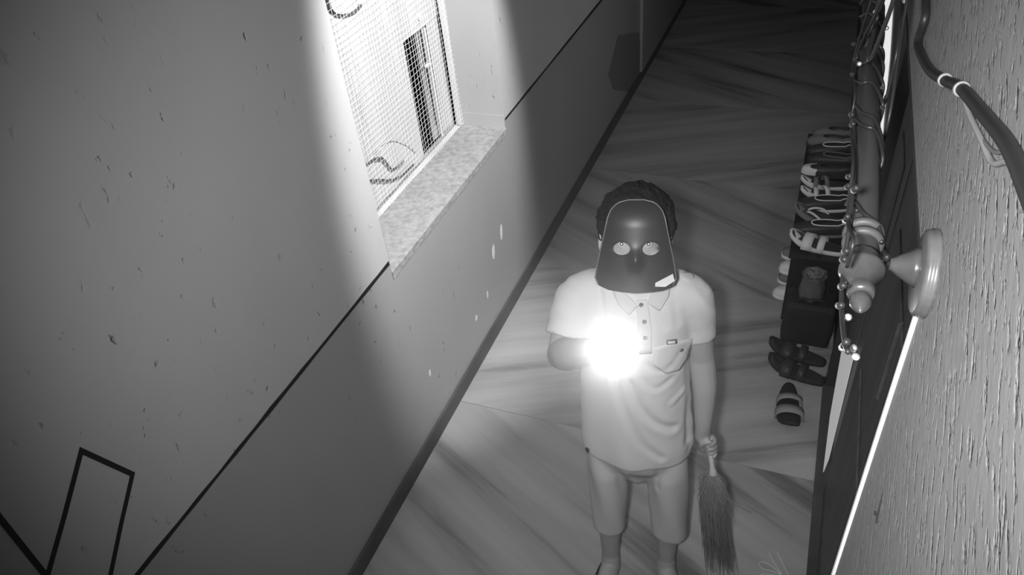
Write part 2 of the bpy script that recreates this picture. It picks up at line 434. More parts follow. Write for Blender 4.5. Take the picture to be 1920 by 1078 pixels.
# ------------------------------------------------------------------ right side
JY = 0.522
LZ = 2.10
XD = 0.270
wr = mesh_obj('wall_right', join(box(W, W+0.75, Y0, JY, 0, ZC), box(W, XD, JY, Y1, LZ, ZC)), M['rough']); tag(wr, kind='structure')
wb = mesh_obj('wall_right_recess', box(XD, XD+0.2, 2.60, Y1, 0, ZC), M['darkwall']); tag(wb, kind='structure')
wo = mesh_obj('wall_right_over', box(XD, XD+0.2, JY, 2.60, LZ, ZC), M['darkwall']); tag(wo, kind='structure')
for px in ([(1653, 936), (1656, 938), (1651, 962), (1647, 978), (1643, 981), (1645, 966)], [(1640, 958), (1646, 960), (1645, 968), (1640, 966)]):
    mesh_obj('paint_scar', prism([on_x(q, W) for q in px], (-0.0008, 0, 0), (0.001, 0, 0)), M['doorframe'], wr)
tr = mesh_obj('trim_1', bevbox(W-0.003, W+0.007, JY-0.0005, JY+0.006, 0.0, LZ-0.012, 0.0012), M['trimwhite']); tag(tr, kind='structure')
tr2 = mesh_obj('trim_2', bevbox(W-0.001, W+0.012, JY+0.008, 4.2, LZ-0.006, LZ-0.0005, 0.001), M['line']); tag(tr2, kind='structure')
ce = mesh_obj('ceiling', box(-D-t, 0.9, Y0, Y1, ZC, ZC+0.1), M['ceiling']); tag(ce, kind='structure')
wf = mesh_obj('wall_far', box(-D-t, 0.9, Y1, Y1+0.1, 0, ZC), M['darkwall']); tag(wf, kind='structure')
# door in the recess: near leaf, glowing strip at the gap, far leaf
dr = mesh_obj('door_1', join(box(XD-0.02, XD+0.05, JY+0.03, JY+0.085, 0, LZ-0.01), box(XD-0.02, XD+0.05, 2.54, 2.60, 0, LZ-0.01), box(XD-0.02, XD+0.05, JY+0.085, 2.54, LZ-0.07, LZ-0.01)), M['doorframe'])
tag(dr, kind='structure')
def leaf(y0, y1, x):
    ps = [box(x, x+0.03, y0, y1, 0.012, LZ-0.075)]
    for (a, b) in ((0.14, 0.78), (0.90, 1.30), (1.42, 1.92)):
        ps.append(bevbox(x-0.006, x+0.002, y0+0.10, y1-0.10, a, b, 0.005, 1))
    return join(*ps)
mesh_obj('door_leaf', leaf(JY+0.088, 1.27, XD+0.004), M['door'], dr)
mesh_obj('door_leaf', leaf(1.275, 1.965, XD+0.004), M['door'], dr)
mesh_obj('door_leaf', leaf(2.10, 2.535, XD+0.02), M['door'], dr)
def glow_sheet(name, px, x, parent=None, m=None):
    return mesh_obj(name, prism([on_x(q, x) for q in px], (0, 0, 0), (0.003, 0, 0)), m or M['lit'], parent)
glow_sheet('gap_glow', [(1579, 650), (1604, 650), (1577, 760), (1553, 860), (1543, 885), (1556, 780)], XD-0.004, dr, mat('dim_gap_glow', 0.5, 0.5, emit=0.28))  # strip before the leaves, light of the gap put in as its own glow
mesh_obj('door_bolt', tube([on_x((1690, 606), 0.165), (0.165, on_x((1690, 606), 0.165)[1], on_x((1646, 790), 0.165)[2])], 0.003, 10), M['finial'], dr)
gw = glow_sheet('glow_sliver', [(1692, -60), (1674, 0), (1667, 110), (1658, 200), (1651, 285), (1647, 335), (1634, 335), (1634, 200), (1636, 0), (1640, -60)], XD-0.006); tag(gw, kind='structure')  # added glowing sheet, stands in for a brightly lit white surface
mesh_obj('threshold', bevbox(XD-0.03, XD+0.05, JY+0.03, 2.60, 0.0, 0.012, 0.003), M['darkwall'], dr)
# ------------------------------------------------------------------ curtain rod, finial and bracket
RX, RZ = 0.0608, 2.10
rodo = empty('curtain_rod', (RX, 0.55, RZ))
tag(rodo, 'varnished wooden curtain rod with turned finial above the doorway', 'curtain rod')
my = along((RX, 0, RZ), (0, 1, 0))
mesh_obj('pole', lathe([(0.0, 0.560), (0.0126, 0.560), (0.0128, 0.57), (0.0128, 2.40), (0.0, 2.40)], 28, my), M['rod'], rodo, True, world=True)
fin = mesh_obj('finial', lathe([(0.0, 0.4945), (0.0022, 0.4965), (0.0050, 0.500), (0.0080, 0.505), (0.0082, 0.510), (0.0068, 0.5145), (0.0062, 0.516), (0.0092, 0.5165), (0.0104, 0.519), (0.0108, 0.5225), (0.0102, 0.526),
    (0.0102, 0.528), (0.0112, 0.534), (0.0136, 0.541), (0.0170, 0.5465), (0.0182, 0.549), (0.0178, 0.551), (0.0158, 0.5565), (0.0145, 0.563), (0.0142, 0.568), (0.0, 0.568)], 40, my), M['finial'], rodo, True, world=True)
for yy in (0.590, 0.604):
    mesh_obj('ring', lathe([(0.0138, yy-0.004), (0.0165, yy-0.003), (0.0172, yy), (0.0165, yy+0.003), (0.0138, yy+0.004)], 32, my), M['doorframe'], rodo, True, world=True)
BRC = on_x((1746, 514), W)
br = empty('rod_bracket', tuple(BRC))
tag(br, 'round pale wooden rod bracket with conical arm on the plaster wall', 'bracket')
mx_ = along(BRC, (-1, 0, 0))
mesh_obj('wall_plate', lathe([(0.0, -0.0005), (0.0345, -0.0005), (0.035, 0.0015), (0.035, 0.0035), (0.0335, 0.0045), (0.0342, 0.0055), (0.0335, 0.0080), (0.0305, 0.0096), (0.0, 0.010)], 48, mx_), M['bracket'], br, True, world=True)
mesh_obj('arm', lathe([(0.0165, 0.0096), (0.0135, 0.0140), (0.0085, 0.0225), (0.0055, 0.0265), (0.0045, 0.0289), (0.0, 0.0289)], 28, along((W, BRC[1]+0.006, BRC[2]), (-1, 0.0, 0.0))), M['finial'], br, True, world=True)
# ------------------------------------------------------------------ cables on the near plaster wall
CX = W-0.0055
cable = mesh_obj('power_cable', tube(smooth_path([on_x(q, CX) for q in [(1731, -60), (1735, 0), (1734, 35), (1722, 75), (1724, 95), (1742, 130), (1770, 150), (1801, 165), (1842, 212), (1880, 258), (1904, 300), (1940, 390), (1975, 470)]], 8), 0.0044, 12), M['cable'], None, True)
tag(cable, 'thick black power cable sagging across the rough plaster wall', 'cable')
gc = mesh_obj('thin_cable', tube(smooth_path([on_x(q, W-0.003) for q in [(1770, 155), (1795, 172), (1806, 180), (1818, 215), (1840, 262), (1860, 304), (1885, 303), (1905, 310), (1935, 335), (1970, 370)]], 8), 0.0019, 8), M['greycable'], None, True)
tag(gc, 'thin pale grey cable looped under the thick black cable', 'cable')
gc2 = mesh_obj('thin_cable', tube(smooth_path([on_x(q, W-0.0026) for q in [(1803, 172), (1815, 205), (1838, 255), (1862, 283), (1885, 284)]], 8), 0.0013, 8), mat('dark_grey_sheath', 0.12, 0.5), None, True)
tag(gc2, 'thin dark grey wire hanging in a loop beside the pale thin cable', 'cable')
for q, lab in (((1772, 150), 'pale plastic cable clip, the upper one around the black power cable'), ((1803, 167), 'pale plastic cable clip at the fork where the thin cables leave')):
    p = on_x(q, CX); d = Vector(on_x((q[0]+28, q[1]+15), CX)-p).normalized()
    c = mesh_obj('cable_clip', lathe([(0.0045, -0.0022), (0.0056, -0.0022), (0.0059, 0), (0.0056, 0.0022), (0.0045, 0.0022)], 20, along(p, d)), M['clip'], None, True)
    tag(c, lab, 'clip', 'cable clips')
# ------------------------------------------------------------------ fairy lights wound on the rod
fs = empty('fairy_lights', (RX, 0.9, RZ))
tag(fs, 'string of dark fairy light wires and small bulbs wound around the curtain rod', 'string lights')
def wire(pts, r=0.0020):
    mesh_obj('wire', tube(smooth_path([Vector(p) for p in pts], 6), r, 6), M['cable'], fs, True, world=True)
wire([on_x(q, 0.083) for q in [(1706, -30), (1694, 40), (1684, 110), (1674, 180), (1664, 235), (1650, 285), (1641, 330), (1634, 380), (1642, 430), (1660, 470), (1668, 496)]])
wire([on_x(q, 0.081) for q in [(1694, -30), (1688, 40), (1682, 95), (1671, 145), (1662, 185)]])
wire([on_x(q, 0.047) for q in [(1662, -30), (1640, 30), (1620, 70), (1606, 110), (1603, 180), (1602, 260), (1600, 340), (1594, 410), (1586, 470), (1580, 520), (1578, 580), (1584, 640), (1590, 660)]])
wire([on_x(q, 0.045) for q in [(1642, -30), (1628, 20), (1612, 70), (1600, 120), (1604, 170), (1596, 230), (1600, 300), (1592, 370), (1590, 420), (1600, 450), (1588, 500)]], 0.0016)
def helix(y0, y1, turns, ph, rr=0.0150):
    n = int(turns*14); return [(RX+rr*math.cos(ph+2*math.pi*turns*i/n), y0+(y1-y0)*i/n+0.006*math.sin(i*1.7), RZ+rr*math.sin(ph+2*math.pi*turns*i/n)) for i in range(n+1)]
wire(helix(0.585, 1.9, 8, 0.4)); wire(helix(0.62, 1.9, 6.3, 2.1)); wire(helix(0.80, 1.9, 7.7, 4.0))
for a in ((1672, 1640, 1622), (1684, 1660, 1628), (1656, 1634, 1612)):
    wire([Vector(on_x((a[0], -25), 0.060))+Vector((0, 0, 0.018)), Vector(on_x((a[1], 60), 0.058))+Vector((0, 0, 0.02)), Vector(on_x((a[2], 135), 0.052))+Vector((0, 0, 0.012))], 0.0022)
bulbs = [((1648, 290), (1686, 299), 0.081), ((1663, 180), (1652, 204), 0.081), ((1610, 118), (1640, 150), 0.047), ((1660, 52), (1684, 60), 0.079), ((1640, 22), (1662, 28), 0.050), ((1694, 0), (1704, 8), 0.083),
    ((1602, 82), (1590, 86), 0.044), ((1600, 140), (1586, 135), 0.044), ((1598, 215), (1580, 214), 0.044), ((1600, 232), (1582, 246), 0.044), ((1594, 330), (1576, 338), 0.044), ((1592, 348), (1572, 366), 0.044), ((1606, 352), (1598, 360), 0.044),
    ((1590, 405), (1580, 422), 0.044), ((1588, 470), (1562, 478), 0.044), ((1584, 486), (1558, 492), 0.044), ((1582, 535), (1560, 546), 0.044), ((1578, 572), (1546, 580), 0.044), ((1586, 590), (1600, 606), 0.052), ((1588, 640), (1578, 654), 0.047), ((1594, 648), (1606, 658), 0.055), ((1600, 660), (1618, 694), 0.060), ((1636, 400), (1626, 386), 0.080), ((1664, 480), (1654, 500), 0.080)]
for a, b, x in bulbs:
    A = Vector(on_x(a, x)); B = Vector(on_x(b, x)); B = A+(B-A)*min(1.0, 0.030/max((B-A).length, 1e-6))
    d = (B-A).normalized(); L_ = (B-A).length
    bo = mesh_obj('bulb_holder', tube([A, A+d*L_*0.65], 0.0026, 8), M['cable'], fs, True, world=True)
    mesh_obj('bulb', tube([A+d*L_*0.6, A+d*L_*0.85, B], (0.0026, 0.0030, 0.0016), 8, rounded=True), M['bulb'], bo, True, world=True)
for o in fs.children:            # sub-parts were given world coordinates under an identity part
    for c in o.children: c.matrix_parent_inverse = Matrix.Identity(4)
# ------------------------------------------------------------------ shoes
def foot_outline(L, w, n=28):
    out = []
    for i in range(n):
        a = 2*math.pi*i/n; x = math.cos(a); y = math.copysign(abs(math.sin(a))**0.72, math.sin(a))
        s = 0.5+0.5*x                       # 1 at toe, 0 at heel
        ww = w*(0.36+0.17*s)*(1.0 if s < .9 else 0.97)
        out.append((-x*L/2, y*ww+0.010*math.sin(s*math.pi)*0.6))
    return out                               # toe points to -x
def slab(outl, z0, z1, lift=0.0, sc=1.0):
    n = len(outl); V = []
    for z, k in ((z0, 0.985), (z0+0.25*(z1-z0), 1), (z1, 1), (z1, 0.96)):
        for x, y in outl: V.append((x*sc*k, y*sc*k, z+lift*max(0, -x)*8*max(0, -x)))
    F = [tuple(range(n))[::-1], tuple(range(3*n, 4*n))]
    for r in range(3):
        for i in range(n): F.append((r*n+i, r*n+(i+1) % n, (r+1)*n+(i+1) % n, (r+1)*n+i))
    return V, F
def strap(xc, w, h, width, z0, tilt=0.0, th=0.004, shift=0.0):
    V, F = [], []; n = 14
    for i in range(n+1):
        a = math.pi*i/n
        y = math.cos(a)*w; z = z0+math.sin(a)**0.7*h
        for k in (-1, 1):
            for o in (0, th):
                V.append((xc+k*width/2+tilt*math.cos(a)+shift*math.sin(a), y*(1+o/w), z+o))
    for i in range(n):
        b = i*4
        for p, q in ((0, 1), (1, 3), (3, 2), (2, 0)): F.append((b+p, b+q, b+4+q, b+4+p))
    F += [(0, 1, 3, 2), tuple(n*4+k for k in (0, 2, 3, 1))]
    return V, F
def closed_shoe(name, label, msole, mupper, mlin, L=0.25, w=0.095, hgt=0.065, rim=None, toe=None):
    r = empty(name); tag(r, label, 'shoe', 'shoes on the rack')
    ol = foot_outline(L, w); n = len(ol)
    mesh_obj('sole', slab(ol, 0, 0.018), msole, r, True)
    V = []
    def ring(fn):
        for x, y in ol: V.append(fn(x, y))
    op = lambda x, y, k: (0.035*L/0.25+(x)*k, y*k*0.95)
    ring(lambda x, y: (x*0.97, y*0.96, 0.016))
    ring(lambda x, y: (x*0.98, y*0.98, 0.034+0.010*(x > 0)))
    ring(lambda x, y: (x*0.90+0.006, y*0.88, hgt*0.80-0.006*(x < 0)))
    ring(lambda x, y: (*op(x, y, 0.66), hgt*(0.98+0.12*(x > 0.3*L))))
    ring(lambda x, y: (*op(x, y, 0.60), hgt*(0.97+0.12*(x > 0.3*L))))
    k = len(V)
    ring(lambda x, y: (*op(x, y, 0.60), hgt*(0.97+0.12*(x > 0.3*L))))
    F = []
    for r_ in range(4):
        for i in range(n): F.append((r_*n+i, r_*n+(i+1) % n, (r_+1)*n+(i+1) % n, (r_+1)*n+i))
    up = mesh_obj('upper', (V[:5*n], F), mupper, r, True)
    V2 = V[k:k+n]+[(*op(x, y, 0.58), 0.024) for x, y in ol]
    F2 = [(i, (i+1) % n, n+(i+1) % n, n+i) for i in range(n)]+[tuple(range(n, 2*n))]
    mesh_obj('lining', (V2, F2), mlin, r, True)
    if rim:
        P = [Vector((*op(x, y, 0.64), hgt*(0.99+0.12*(x > 0.3*L)))) for x, y in ol]
        mesh_obj('rim', tube(P+[P[0]], 0.0032, 6, cap=False), rim, r, True)
    if toe:
        q = [box(0, 0, 0, 0, 0, 0)]
        V3 = []; m = 9
        for zz, kk in ((0.017, 1.005), (0.036, 1.01), (hgt*0.80, 0.93)):
            for i in range(-m//2, m//2+2):
                x, y = ol[i % n]; V3.append((x*kk-0.001, y*kk, zz))
        c = m+1 if len(V3) == 3*(m+1) else len(V3)//3
        F3 = [(r_*c+i, r_*c+i+1, (r_+1)*c+i+1, (r_+1)*c+i) for r_ in range(2) for i in range(c-1)]
        F3.append(tuple(range(2*c, 3*c)))
        mesh_obj('toe_cap', (V3, F3), toe, r, True)
    return r
def sandal(name, label, msole, mstrap, L=0.25, w=0.095, group='shoes on the rack', kind='strap', mfoot=None):
    r = empty(name); tag(r, label, 'sandal', group)
    ol = foot_outline(L, w)
    mesh_obj('sole', slab(ol, 0, 0.022, 0.4), msole, r, True)
    mesh_obj('footbed', slab([(x*0.93, y*0.9) for x, y in ol], 0.0215, 0.0245, 0.4), mfoot or M['shoedark'], r, True)
    if kind == 'strap':
        mesh_obj('strap', strap(-L*0.20, w*0.50, 0.040, 0.022, 0.012, 0.006), mstrap, r, True)
        mesh_obj('strap', strap(-L*0.02, w*0.46, 0.052, 0.020, 0.012, -0.006), mstrap, r, True)
    elif kind == 'wide':
        mesh_obj('strap', strap(-L*0.14, w*0.52, 0.050, 0.045, 0.010), mstrap, r, True)
        mesh_obj('strap', strap(L*0.10, w*0.47, 0.052, 0.030, 0.010), mstrap, r, True)
    else:
        for s in (-1, 1):
            P = smooth_path([(-L*0.30, 0, 0.026), (-L*0.18, s*w*0.20, 0.050), (0.0, s*w*0.42, 0.045), (L*0.12, s*w*0.44, 0.020)], 5)
            mesh_obj('strap', tube(P, 0.0055, 8), mstrap, r, True)
    return r
def place(o, x, y, z, rz, tilt=0.0):
    o.location = (x, y, z); o.rotation_euler = (tilt, 0, math.radians(rz)); return o
# rack
KX0, KX1, KY0, KY1, KZ = 0.015, 0.262, 2.95, 4.15, 0.385
rk = empty('shoe_rack', ((KX0+KX1)/2, (KY0+KY1)/2, 0))
tag(rk, 'low black board shoe rack crowded with footwear beside the doorway', 'shoe rack')
for y in (KY0, KY1-0.015): mesh_obj('side_panel', bevbox(KX0+0.01, KX1, y, y+0.015, 0, KZ-0.015, 0.002), M['rack'], rk, world=True)
for z in (0.06, 0.215): mesh_obj('shelf', bevbox(KX0+0.01, KX1, KY0+0.015, KY1-0.015, z, z+0.012, 0.002), M['rack'], rk, world=True)
mesh_obj('top', bevbox(KX0, KX1, KY0-0.005, KY1+0.005, KZ-0.015, KZ, 0.003), M['rack'], rk, world=True)
mesh_obj('back_panel', box(KX1-0.006, KX1-0.001, KY0+0.015, KY1-0.015, 0.01, KZ-0.015), M['rack'], rk, world=True)
Z = KZ
place(sandal('strappy_sandal', 'sandal with a broad pale arched strap at the near end of the rack top', M['shoelight'], M['shoelight'], kind='wide'), 0.125, 3.03, Z, -12)
place(closed_shoe('flat_shoe', 'dark flat shoe with pale rim, just beyond the arched strap sandal', M['shoegrey'], M['shoedark'], M['shoeblack'], rim=M['shoelight']), 0.135, 3.15, Z, 8)
place(sandal('thong_sandal', 'pale thong sandal lying between the two rimmed dark flats', M['shoegrey'], M['shoelight'], kind='thong'), 0.125, 3.26, Z, -14)
place(closed_shoe('flat_shoe', 'dark flat shoe with thick pale rim near the middle of the rack top', M['shoelight'], M['shoedark'], M['shoeblack'], rim=M['shoelight']), 0.135, 3.37, Z, 10)
place(sandal('curved_sandal', 'white soled curved sandal, nearer one of its pair on the rack top', M['shoelight'], M['shoelight'], w=0.08), 0.14, 3.475, Z, 14)
place(sandal('curved_sandal', 'white soled curved sandal, farther one of its pair on the rack top', M['shoelight'], M['shoegrey'], w=0.08), 0.135, 3.57, Z, 10)
place(closed_shoe('dark_sneaker', 'low dark sneaker with a bright white toe cap on the rack top', M['shoeblack'], M['shoedark'], M['shoeblack'], toe=M['shoelight'], w=0.085), 0.135, 3.69, Z, 2)
place(closed_shoe('open_flat', 'dark open flat with a thin light rim, beyond the white-toed sneaker', M['shoeblack'], M['shoedark'], M['shoeblack'], rim=M['shoegrey']), 0.15, 3.81, Z, -6)
place(closed_shoe('open_flat', 'dark open flat with a pale thin rim, second beyond the white-toed sneaker', M['shoeblack'], M['shoedark'], M['shoeblack'], rim=M['shoelight'], L=0.24), 0.14, 3.92, Z, 8)
place(closed_shoe('grey_slip_on', 'grey fabric slip-on shoe, next to last at the far rack end', M['shoedark'], M['shoegrey'], M['shoedark'], L=0.24), 0.13, 4.015, Z, -4)
place(closed_shoe('grey_slip_on', 'grey fabric slip-on shoe, last at the far end of the rack', M['shoedark'], M['shoegrey'], M['shoedark'], L=0.23), 0.15, 4.112, Z, -2)
place(closed_shoe('white_sneaker', 'pale sneaker poking out of the upper shelf at the near rack end', M['shoelight'], M['shoelight'], M['shoedark']), 0.105, 3.04, 0.227, 0)
place(closed_shoe('white_sneaker', 'pale sneaker, second from the near end on the upper shelf', M['shoelight'], M['shoegrey'], M['shoedark']), 0.105, 3.16, 0.227, 0)
place(closed_shoe('white_sneaker', 'pale sneaker poking out of the lower shelf at the near rack end', M['shoelight'], M['shoelight'], M['shoedark']), 0.095, 3.04, 0.072, 0)
place(closed_shoe('white_sneaker', 'grey sneaker, second from the near end on the lower shelf', M['shoelight'], M['shoegrey'], M['shoedark']), 0.105, 3.16, 0.072, 0)
# bag, pouch and slippers at the near end
bgo = empty('black_bag', (0.145, 2.855, 0))
tag(bgo, 'sagging black fabric bag standing against the near end of the shoe rack', 'bag')
bv, bf = bevbox(-0.110, 0.110, -0.075, 0.075, 0, 0.24, 0.03, 4)
bm = bmesh.new(); me = bpy.data.meshes.new('tmp'); me.from_pydata(bv, [], bf); bm.from_mesh(me)
bmesh.ops.triangulate(bm, faces=bm.faces[:]); bmesh.ops.subdivide_edges(bm, edges=bm.edges[:], cuts=4, use_grid_fill=True)
for p in bm.verts:
    n = mnoise.noise(p.co*14)*0.012+mnoise.noise(p.co*33)*0.004
    if p.co.z > 0.01: p.co += Vector((p.co.x, p.co.y, 0.12)).normalized()*n
    p.co.x *= 1-0.25*max(0, p.co.z-0.1); p.co.z = max(p.co.z, 0.0)
bm.verts.index_update()
mesh_obj('body', ([tuple(p.co) for p in bm.verts], [tuple(q.index for q in f.verts) for f in bm.faces]), M['bag'], bgo, True); bm.free()
for s in (-1, 1): mesh_obj('carry_handle', tube(smooth_path([(-0.06, s*0.05, 0.235), (-0.05, s*0.055, 0.265), (0.0, s*0.06, 0.275), (0.05, s*0.055, 0.265), (0.06, s*0.05, 0.235)], 5), 0.006, 8), M['bag'], bgo, True)
po = empty('cloth_pouch', (0.135, 2.85, 0.249))
tag(po, 'small grey cloth pouch full of tangled pale twine on the black bag', 'pouch')
prof = [(0.050, 0.0), (0.056, 0.02), (0.052, 0.07), (0.046, 0.115), (0.052, 0.130), (0.047, 0.128), (0.040, 0.11), (0.0, 0.105)]
pv, pf = lathe(prof, 36)
pv = [(x*(1+0.07*math.sin(7*math.atan2(y, x)+z*30)), y*(1+0.07*math.sin(7*math.atan2(y, x)+z*30)), z) for x, y, z in pv]
mesh_obj('sack', (pv, pf), M['pot'], po, True)
tw = []
for k in range(14):
    a = random.random()*6.28; c = (random.uniform(-.012, .012), random.uniform(-.012, .012)); r_ = random.uniform(0.018, 0.034)
    tw.append(tube([(c[0]+r_*math.cos(a+j*0.5), c[1]+0.8*r_*math.sin(a+j*0.5), 0.122+0.010*math.sin(j*0.8+k)+0.004*k/3) for j in range(10)], 0.0024, 5))
tag(mesh_obj('twine', join(*tw), M['greycable'], po, True), kind='stuff')
place(sandal('dark_slipper', 'dark slipper lying askew before the black bag, nearer of the two', M['shoeblack'], M['shoedark'], L=0.26, group='dark slippers before the bag', kind='wide'), 0.125, 2.585, 0, -13)
place(sandal('dark_slipper', 'dark slipper lying askew before the black bag, farther of the two', M['shoeblack'], M['shoedark'], L=0.26, group='dark slippers before the bag', kind='wide'), 0.118, 2.700, 0.0, -9)
s1 = place(sandal('slide_sandal', 'single black slide sandal with two grey straps alone on the floor', M['shoeblack'], M['strapgrey'], L=0.30, w=0.105, group=None, kind='wide', mfoot=M['shoeblack']), 0.116, 2.36, 0, 95)
# chalk lotus on the floor near the door
ch = empty('chalk_flower', tuple(on_z((1470, 1075), 0.0)))
tag(ch, 'white chalk flower drawn on the floor beside the doorway', 'drawing')
for pts in ([(1441, 1036), (1452, 1055), (1465, 1076)], [(1457, 1034), (1467, 1055), (1478, 1078)], [(1466, 1078), (1448, 1062), (1430, 1053), (1423, 1057), (1430, 1066), (1450, 1072), (1466, 1078)],
            [(1466, 1080), (1450, 1078), (1432, 1076), (1420, 1082)], [(1470, 1082), (1450, 1092), (1430, 1098), (1436, 1106), (1456, 1098), (1470, 1084)], [(1474, 1082), (1480, 1098), (1488, 1112)]):
    mesh_obj('petal_line', tube(smooth_path([Vector(on_z(q, 0.0008)) for q in pts], 6), 0.0026, 6, flat=0.3), M['chalk'], ch, True, world=True)
# ------------------------------------------------------------------ the person
PO = Vector((-0.335, 1.42, 0)); PA = math.radians(13)
PM = Matrix.Translation(PO) @ Matrix.Rotation(PA, 4, 'Z'); PMI = PM.inverted()
def fused(name, parts, material, voxel, smooth_it=2, fold=None, parent=None):
    """closed shapes fused into one continuous skin (voxel union), relaxed, then folded"""
    o = mesh_obj(name, join(*parts), None)
    m = o.modifiers.new('r', 'REMESH'); m.mode = 'VOXEL'; m.voxel_size = voxel
    if smooth_it:
        s = o.modifiers.new('s', 'SMOOTH'); s.factor = 0.5; s.iterations = smooth_it
    dg = bpy.context.evaluated_depsgraph_get()
    me = bpy.data.meshes.new_from_object(o.evaluated_get(dg))
    old = o.data; o.modifiers.clear(); o.data = me; bpy.data.meshes.remove(old); me.name = name
    if fold:
        n = len(me.vertices); co = np.empty(n*3); no = np.empty(n*3)
        me.vertices.foreach_get('co', co); me.vertices.foreach_get('normal', no)
        co = co.reshape(-1, 3); no = no.reshape(-1, 3)
        co = co+no*fold(co, no)[:, None]
        me.vertices.foreach_set('co', co.ravel()); me.update()
        bm = bmesh.new(); bm.from_mesh(me)
        for _ in range(4): bmesh.ops.smooth_vert(bm, verts=bm.verts[:], factor=0.5, use_axis_x=True, use_axis_y=True, use_axis_z=True)
        bm.to_mesh(me); bm.free(); me.update()
    me.materials.clear(); me.materials.append(material)
    me.polygons.foreach_set('use_smooth', [True]*len(me.polygons))
    if parent: o.parent = parent
    else: o.matrix_world = PM
    return o
def limb(pts, rad, n=16, k=5, flat=1.0):
    P = smooth_path(pts, k); t_ = np.linspace(0, len(rad)-1, len(P))
    R = np.interp(t_, range(len(rad)), rad)
    return tube(P, R, n, rounded=True, flat=flat)
def local_ray(px):
    d = Vector(ray(px)); o = PMI @ Vector(CAMPOS); return o, (PMI.to_3x3() @ d).normalized()
def at_depth(px, ly):
    o, d = local_ray(px); return o+d*((ly-o.y)/d.y)
def fist(c, a, p, R, fr, length, flip=1):
    """a closed hand round an axis: centre c, axis a (towards the index finger), palm side p, object radius R"""
    a = Vector(a).normalized(); p = Vector(p); p = (p-a*p.dot(a)).normalized(); q = a.cross(p)*flip; c = Vector(c); out = []
    lens = (0.94, 1.04, 1.0, 0.84)
    for i in range(4):
        off = (1.5-i)*length/3.6; rr = fr*(1.0, 1.04, 0.98, 0.86)[i]; RR = R+rr*0.98
        P = []
        for j in range(11):
            th = math.radians(-12+lens[i]*228*j/10)
            k = RR*(1.30 if j == 0 else (1.18 if 2 <= j <= 3 else 1.02))
            P.append(c+a*(off+0.0015*math.sin(j))+p*(k*math.cos(th))+q*(k*math.sin(th)))
        rads = [rr*1.15, rr*1.12, rr*1.08, rr*1.12, rr, rr*0.98, rr*1.02, rr*0.94, rr*0.9, rr*0.86, rr*0.76]
        out.append(tube(P, rads, 10, rounded=True))
    out.append(tube([c+p*(R+fr*1.15)+a*(length*0.44)-q*0.002, c+p*(R+fr*1.35), c+p*(R+fr*1.2)-a*(length*0.42)-q*0.004], (fr*1.35, fr*1.6, fr*1.3), 12, rounded=True))
    out.append(tube([c+p*(R+fr*1.3)-q*(R+fr*0.6)*0.9+a*(length*0.36), c+p*(R+fr*1.2)-q*(R+fr*0.7)*0.85-a*(length*0.30)], (fr*1.35, fr*1.25), 12, rounded=True))
    P = [c+p*(R+fr*1.0)-q*(R*0.55+fr)-a*(length*0.20), c+p*(R*0.45+fr*0.6)-q*(R+fr*1.35)+a*(length*0.22), c-p*(R*0.25)-q*(R+fr*1.05)+a*(length*0.50), c-p*(R*0.95+fr*0.8)-q*(R*0.35+fr*0.3)+a*(length*0.60)]
    out.append(tube(smooth_path(P, 4), np.interp(np.linspace(0, 1, 13), [0, .35, .6, 1], [fr*1.45, fr*1.15, fr*1.18, fr*0.85]), 10, rounded=True))
    return out
# torch: where it shines from, aimed at the camera
LENS = at_depth((1150, 655), -0.375)
CL = PMI @ Vector(CAMPOS)
TD = (CL-LENS).normalized()
TC = LENS-TD*0.095                                    # where the hand grips it
# broom handle
BT = at_depth((1331, 838), -0.03); BB = at_depth((1337, 886), -0.03)
BD = (BB-BT).normalized(); BC = at_depth((1330, 838), -0.03)
HC = Vector((0.0, -0.018, 1.488))                     # head centre
TILT = math.radians(25)
FN = Vector((0, -math.cos(TILT), math.sin(TILT))); FU = Vector((0, math.sin(TILT), math.cos(TILT)))
HM = Matrix.Translation(HC) @ Matrix(((1, 0, 0, 0), (0, -FN.y, FU.y, 0), (0, -FN.z, FU.z, 0), (0, 0, 0, 1)))   # head frame: -y is the face
def hd(x, y, z): return HM @ Vector((x, y, z))
B = []
# torso and hips (under the clothes)
B.append(loft([((0.005, 0.0, 0.74), 0.118, 0.085), ((0.005, 0, 0.82), 0.135, 0.095), ((0.0, 0, 0.95), 0.118, 0.085), ((0, 0, 1.08), 0.118, 0.085), ((0, 0, 1.22), 0.125, 0.090), ((0, 0.005, 1.31), 0.118, 0.078), ((0, 0.008, 1.355), 0.075, 0.055)], 32))
B.append(limb([(0, 0.015, 1.32), (0, 0.012, 1.37), (0, 0.0, 1.43)], (0.056, 0.050, 0.052)))
for s in (-1, 1): B.append(limb([(s*0.03, 0.01, 1.330), (s*0.09, 0.010, 1.312), (s*0.130, 0.008, 1.295)], (0.036, 0.036, 0.040)))
